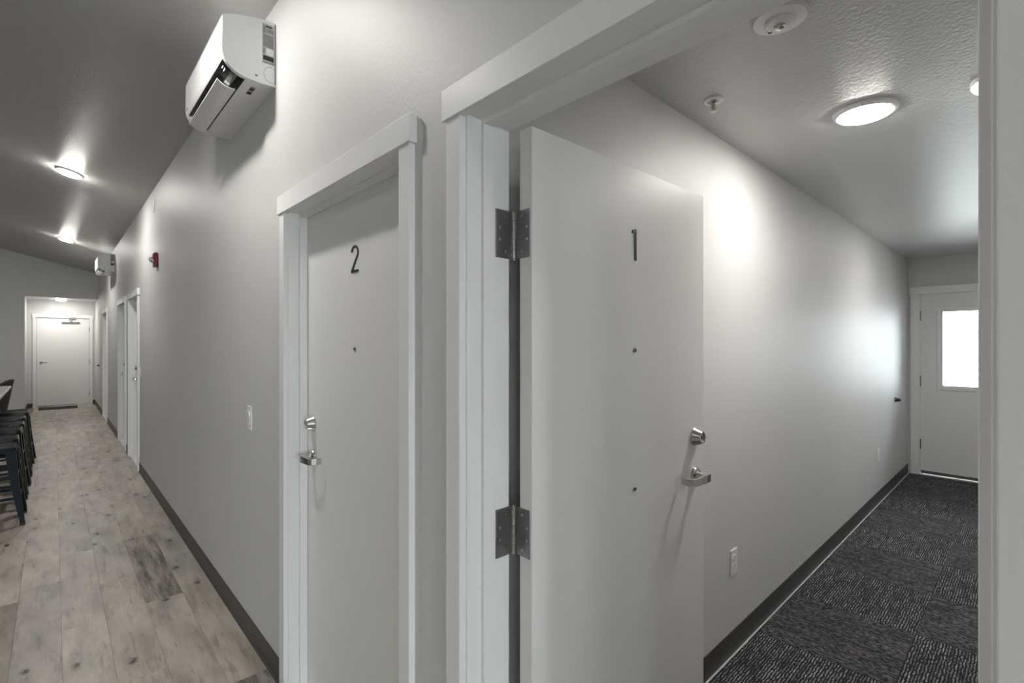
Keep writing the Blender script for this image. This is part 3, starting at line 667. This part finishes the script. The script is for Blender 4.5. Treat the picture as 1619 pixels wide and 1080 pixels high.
# door bumper on the corridor wall
t = empty('door_bumper', (6.40, YB, 0.894), 'small dark round wall bumper near the exterior door', 'door stop')
build('rose', MB().lathe([(0.027, 0), (0.027, 0.004), (0.022, 0.010)], (0, 0, 0), (0, -1, 0), 20), 'hinge', t, smooth=True)
build('rubber_tip', MB().lathe([(0.020, 0.009), (0.016, 0.03), (0.013, 0.045), (0.006, 0.05)], (0, 0, 0), (0, -1, 0), 20), 'black', t, smooth=True)
t = empty('door_bumper', (WX, 13.9, 0.98), 'tiny dark round wall bumper just before the far recess', 'door stop')
build('rose', MB().lathe([(0.027, 0), (0.027, 0.004), (0.022, 0.010)], (0, 0, 0), (-1, 0, 0), 16), 'hinge', t, smooth=True)
build('rubber_tip', MB().lathe([(0.020, 0.009), (0.016, 0.03), (0.006, 0.045)], (0, 0, 0), (-1, 0, 0), 16), 'black', t, smooth=True)

# ------------------------------------------------------------------ corridor ceiling devices
t = empty('sprinkler_head', (1.878, 0.858, HB), 'pendent sprinkler head with white ring on the corridor ceiling', 'sprinkler')
build('escutcheon', MB().lathe([(0.0375, 0), (0.0375, -0.003), (0.034, -0.007), (0.022, -0.008), (0.020, -0.002), (0.012, -0.002)], (0, 0, 0), (0, 0, 1), 28), 'plate', t, smooth=True)
build('body', MB().lathe([(0.012, -0.002), (0.013, -0.012), (0.008, -0.016)], (0, 0, 0), (0, 0, 1), 14), 'nickel', t, smooth=True)
mb = MB()
for s in (-1, 1): mb.tube([(s * 0.010, 0, -0.012), (s * 0.015, 0, -0.024), (s * 0.010, 0, -0.036), (0.0, 0, -0.044)], 0.003, 8)
build('frame_arms', mb, 'nickel', t)
build('glass_bulb', MB().lathe([(0.001, -0.014), (0.0028, -0.018), (0.0028, -0.034), (0.001, -0.038)], (0, 0, 0), (0, 0, 1), 10), 'bulb', t, smooth=True)
build('deflector', MB().lathe([(0.006, -0.042), (0.013, -0.045), (0.0135, -0.0465), (0.004, -0.048)], (0, 0, 0), (0, 0, 1), 16), 'plate', t, smooth=True)
t = empty('smoke_detector', (1.533, 0.505, HB), 'round white smoke detector above the doorway of door 1', 'smoke detector')
build('base_plate', MB().lathe([(0.072, 0), (0.072, -0.008), (0.069, -0.014), (0.045, -0.017), (0.0, -0.017)], (0, 0, 0), (0, 0, 1), 40), 'plate', t, smooth=True)
build('sensor_cap', MB().lathe([(0.040, -0.015), (0.040, -0.022), (0.036, -0.027), (0.020, -0.030), (0.0, -0.030)], (0, 0, 0), (0, 0, 1), 32), 'plate', t, smooth=True)
build('sensor_lens', MB().lathe([(0.016, -0.029), (0.016, -0.034), (0.012, -0.038), (0.0, -0.040)], (0, 0, 0), (0, 0, 1), 20), 'nickel', t, smooth=True)
build('vent_slit', MB().box(0.022, 0.040, 0.036, 0.043, -0.0172, -0.0165), 'black', t)
build('indicator', MB().lathe([(0.0025, -0.0265), (0.002, -0.029)], (0.015, 0.028, 0), (0, 0, 1), 10), 'black', t)

# ------------------------------------------------------------------ stools, counter, chair, mat
def stool(mat):
    e = bpy.data.objects.new('metal_stool', None); COL.objects.link(e)
    H = 0.635; hs = 0.152; hb = 0.205
    # seat pan: rounded square with a rolled lip
    def rr(h, r, n=5):
        pts = []
        for cx, cy, a0 in ((h - r, h - r, 0), (-h + r, h - r, 90), (-h + r, -h + r, 180), (h - r, -h + r, 270)):
            for i in range(n + 1):
                a = radians(a0 + 90 * i / n); pts.append((cx + r * cos(a), cy + r * sin(a)))
        return pts
    rings = [(rr(hs + 0.004, 0.035), H - 0.045), (rr(hs, 0.035), H - 0.014), (rr(hs - 0.003, 0.035), H - 0.004), (rr(hs - 0.010, 0.033), H), (rr(hs - 0.022, 0.03), H - 0.005), (rr(0.02, 0.015), H - 0.007)]
    v = []; f = []; n = len(rings[0][0])
    for pts, z in rings: v += [(x, y, z) for x, y in pts]
    for j in range(len(rings) - 1):
        for i in range(n): f.append((j*n+i, j*n+(i+1)%n, (j+1)*n+(i+1)%n, (j+1)*n+i))
    f.append(tuple((len(rings)-1)*n+i for i in range(n)))
    build('seat', MB().add(v, f), mat, e, smooth=True)
    for sx in (-1, 1):
        for sy in (-1, 1):
            # folded sheet leg: angle section tapering to the foot, with a small flare
            t_ = (sx * (hs - 0.004), sy * (hs - 0.004), H - 0.03); m_ = (sx * (hs + 0.020), sy * (hs + 0.020), 0.30); b_ = (sx * hb, sy * hb, 0.012)
            mb = MB()
            for p, q, a, b in ((t_, m_, 0.062, 0.046), (m_, b_, 0.046, 0.026)):
                mb.taper((p[0] - sx * a / 2, p[1], p[2]), (q[0] - sx * b / 2, q[1], q[2]), a, 0.006, b, 0.006)
                mb.taper((p[0], p[1] - sy * a / 2, p[2]), (q[0], q[1] - sy * b / 2, q[2]), 0.006, a, 0.006, b)
            lg = build('leg', mb, mat, e)
            build('foot', MB().box(b_[0] - sx * 0.03, b_[0] + sx * 0.004, b_[1] - sy * 0.03, b_[1] + sy * 0.004, 0, 0.016), 'black', lg, bevel=0.003)
    for z, k, hgt in ((0.22, 0.178, 0.022), (0.40, 0.163, 0.016)):
        for s in (-1, 1):
            build('foot_rail', MB().bar((-k, s * k, z), (k, s * k, z), 0.005, hgt), mat, e)
            build('foot_rail', MB().bar((s * k, -k, z), (s * k, k, z), 0.005, hgt), mat, e)
    build('brace', MB().bar((-0.13, -0.13, H - 0.06), (0.13, 0.13, H - 0.06), 0.005, 0.02).bar((0.13, -0.13, H - 0.06), (-0.13, 0.13, H - 0.06), 0.005, 0.02), mat, e)
    return e
s0 = stool('stool'); sN = stool('navy')
sy_ = [5.86, 6.36, 6.95, 7.42, 7.98, 8.6]
names = ['dark navy metal stool nearest the viewer in the row', 'black metal stool second from the near end of the row', 'black metal stool third from the near end of the row', 'black metal stool fourth from the near end of the row', 'black metal stool fifth in the row, before the last', 'black metal stool at the far end of the row']
for i, y in enumerate(sy_):
    o = sN if i == 0 else (s0 if i == 1 else copy_tree(s0))
    o.location = (-0.385 + (0.006, 0.0, 0.0, 0.004, -0.003, 0.008)[i], y, 0); tag(o, names[i], 'stool', 'metal stools along the counter')
    o.rotation_euler = (0, 0, radians((0, 1, -1, 0.5, 1, -1)[i]))
t = empty('kitchen_island', (-0.95, 7.3, 0), 'dark island counter with pale worktop behind the stools', 'counter')
build('worktop', MB().box(-0.55, 0.54, -2.1, 2.0, 0.885, 0.912), 'counter', t, bevel=0.003)
build('body', MB().box(-0.45, 0.20, -2.0, 1.85, 0.08, 0.885), 'island', t)
build('toe_kick', MB().box(-0.40, 0.14, -1.95, 1.8, 0.0, 0.08), 'black', t)
build('apron', MB().box(0.20, 0.46, 1.75, 1.85, 0.78, 0.885), 'island', t)
# tub chair behind the counter end
t = empty('dining_chair', (-0.70, 9.95, 0), 'charcoal chair with rounded back past the counter end', 'chair')
v = []; f = []; nu, nv = 14, 8
for layer, off in ((0, 0.0), (1, -0.02)):
    for j in range(nv + 1):
        z = 0.44 + 0.52 * j / nv
        for i in range(nu + 1):
            a = radians(-80 + 160 * i / nu); k = abs(i / nu - 0.5) * 2
            rad_ = 0.205 + 0.085 * (j / nv) + off
            zz = 0.44 + (z - 0.44) * (1 - 0.30 * k ** 3)
            v.append((rad_ * cos(a), rad_ * sin(a), zz))
S = (nu + 1) * (nv + 1)
for j in range(nv):
    for i in range(nu):
        q = j * (nu + 1) + i; f.append((q, q + 1, q + nu + 2, q + nu + 1)); f.append((S + q + nu + 1, S + q + nu + 2, S + q + 1, S + q))
for i in range(nu): q = nv * (nu + 1) + i; f.append((q, q + 1, S + q + 1, S + q)); f.append((i + 1, i, S + i, S + i + 1))
for j in range(nv):
    q = j * (nu + 1); f.append((q + nu + 1, q, S + q, S + q + nu + 1)); q += nu; f.append((q, q + nu + 1, S + q + nu + 1, S + q))
build('backrest', MB().add(v, f), 'chair', t, smooth=True)
build('seat', MB().lathe([(0.20, 0.40), (0.215, 0.42), (0.21, 0.455), (0.18, 0.47), (0.0, 0.475)], (0, 0, 0), (0, 0, 1), 28), 'chair', t, smooth=True)
for sx in (-1, 1):
    for sy in (-1, 1): build('leg', MB().lathe([(0.010, 0), (0.014, 0.42)], (sx * 0.19, sy * 0.19, 0), (-sx * 0.06, -sy * 0.06, 0.42), 10), 'black', t, smooth=True)
tag(build('door_mat', MB().box(-0.25, 0.40, 14.78, 15.28, 0, 0.010), 'mat', bevel=0.003), 'dark narrow doormat in front of the far white door', 'doormat')
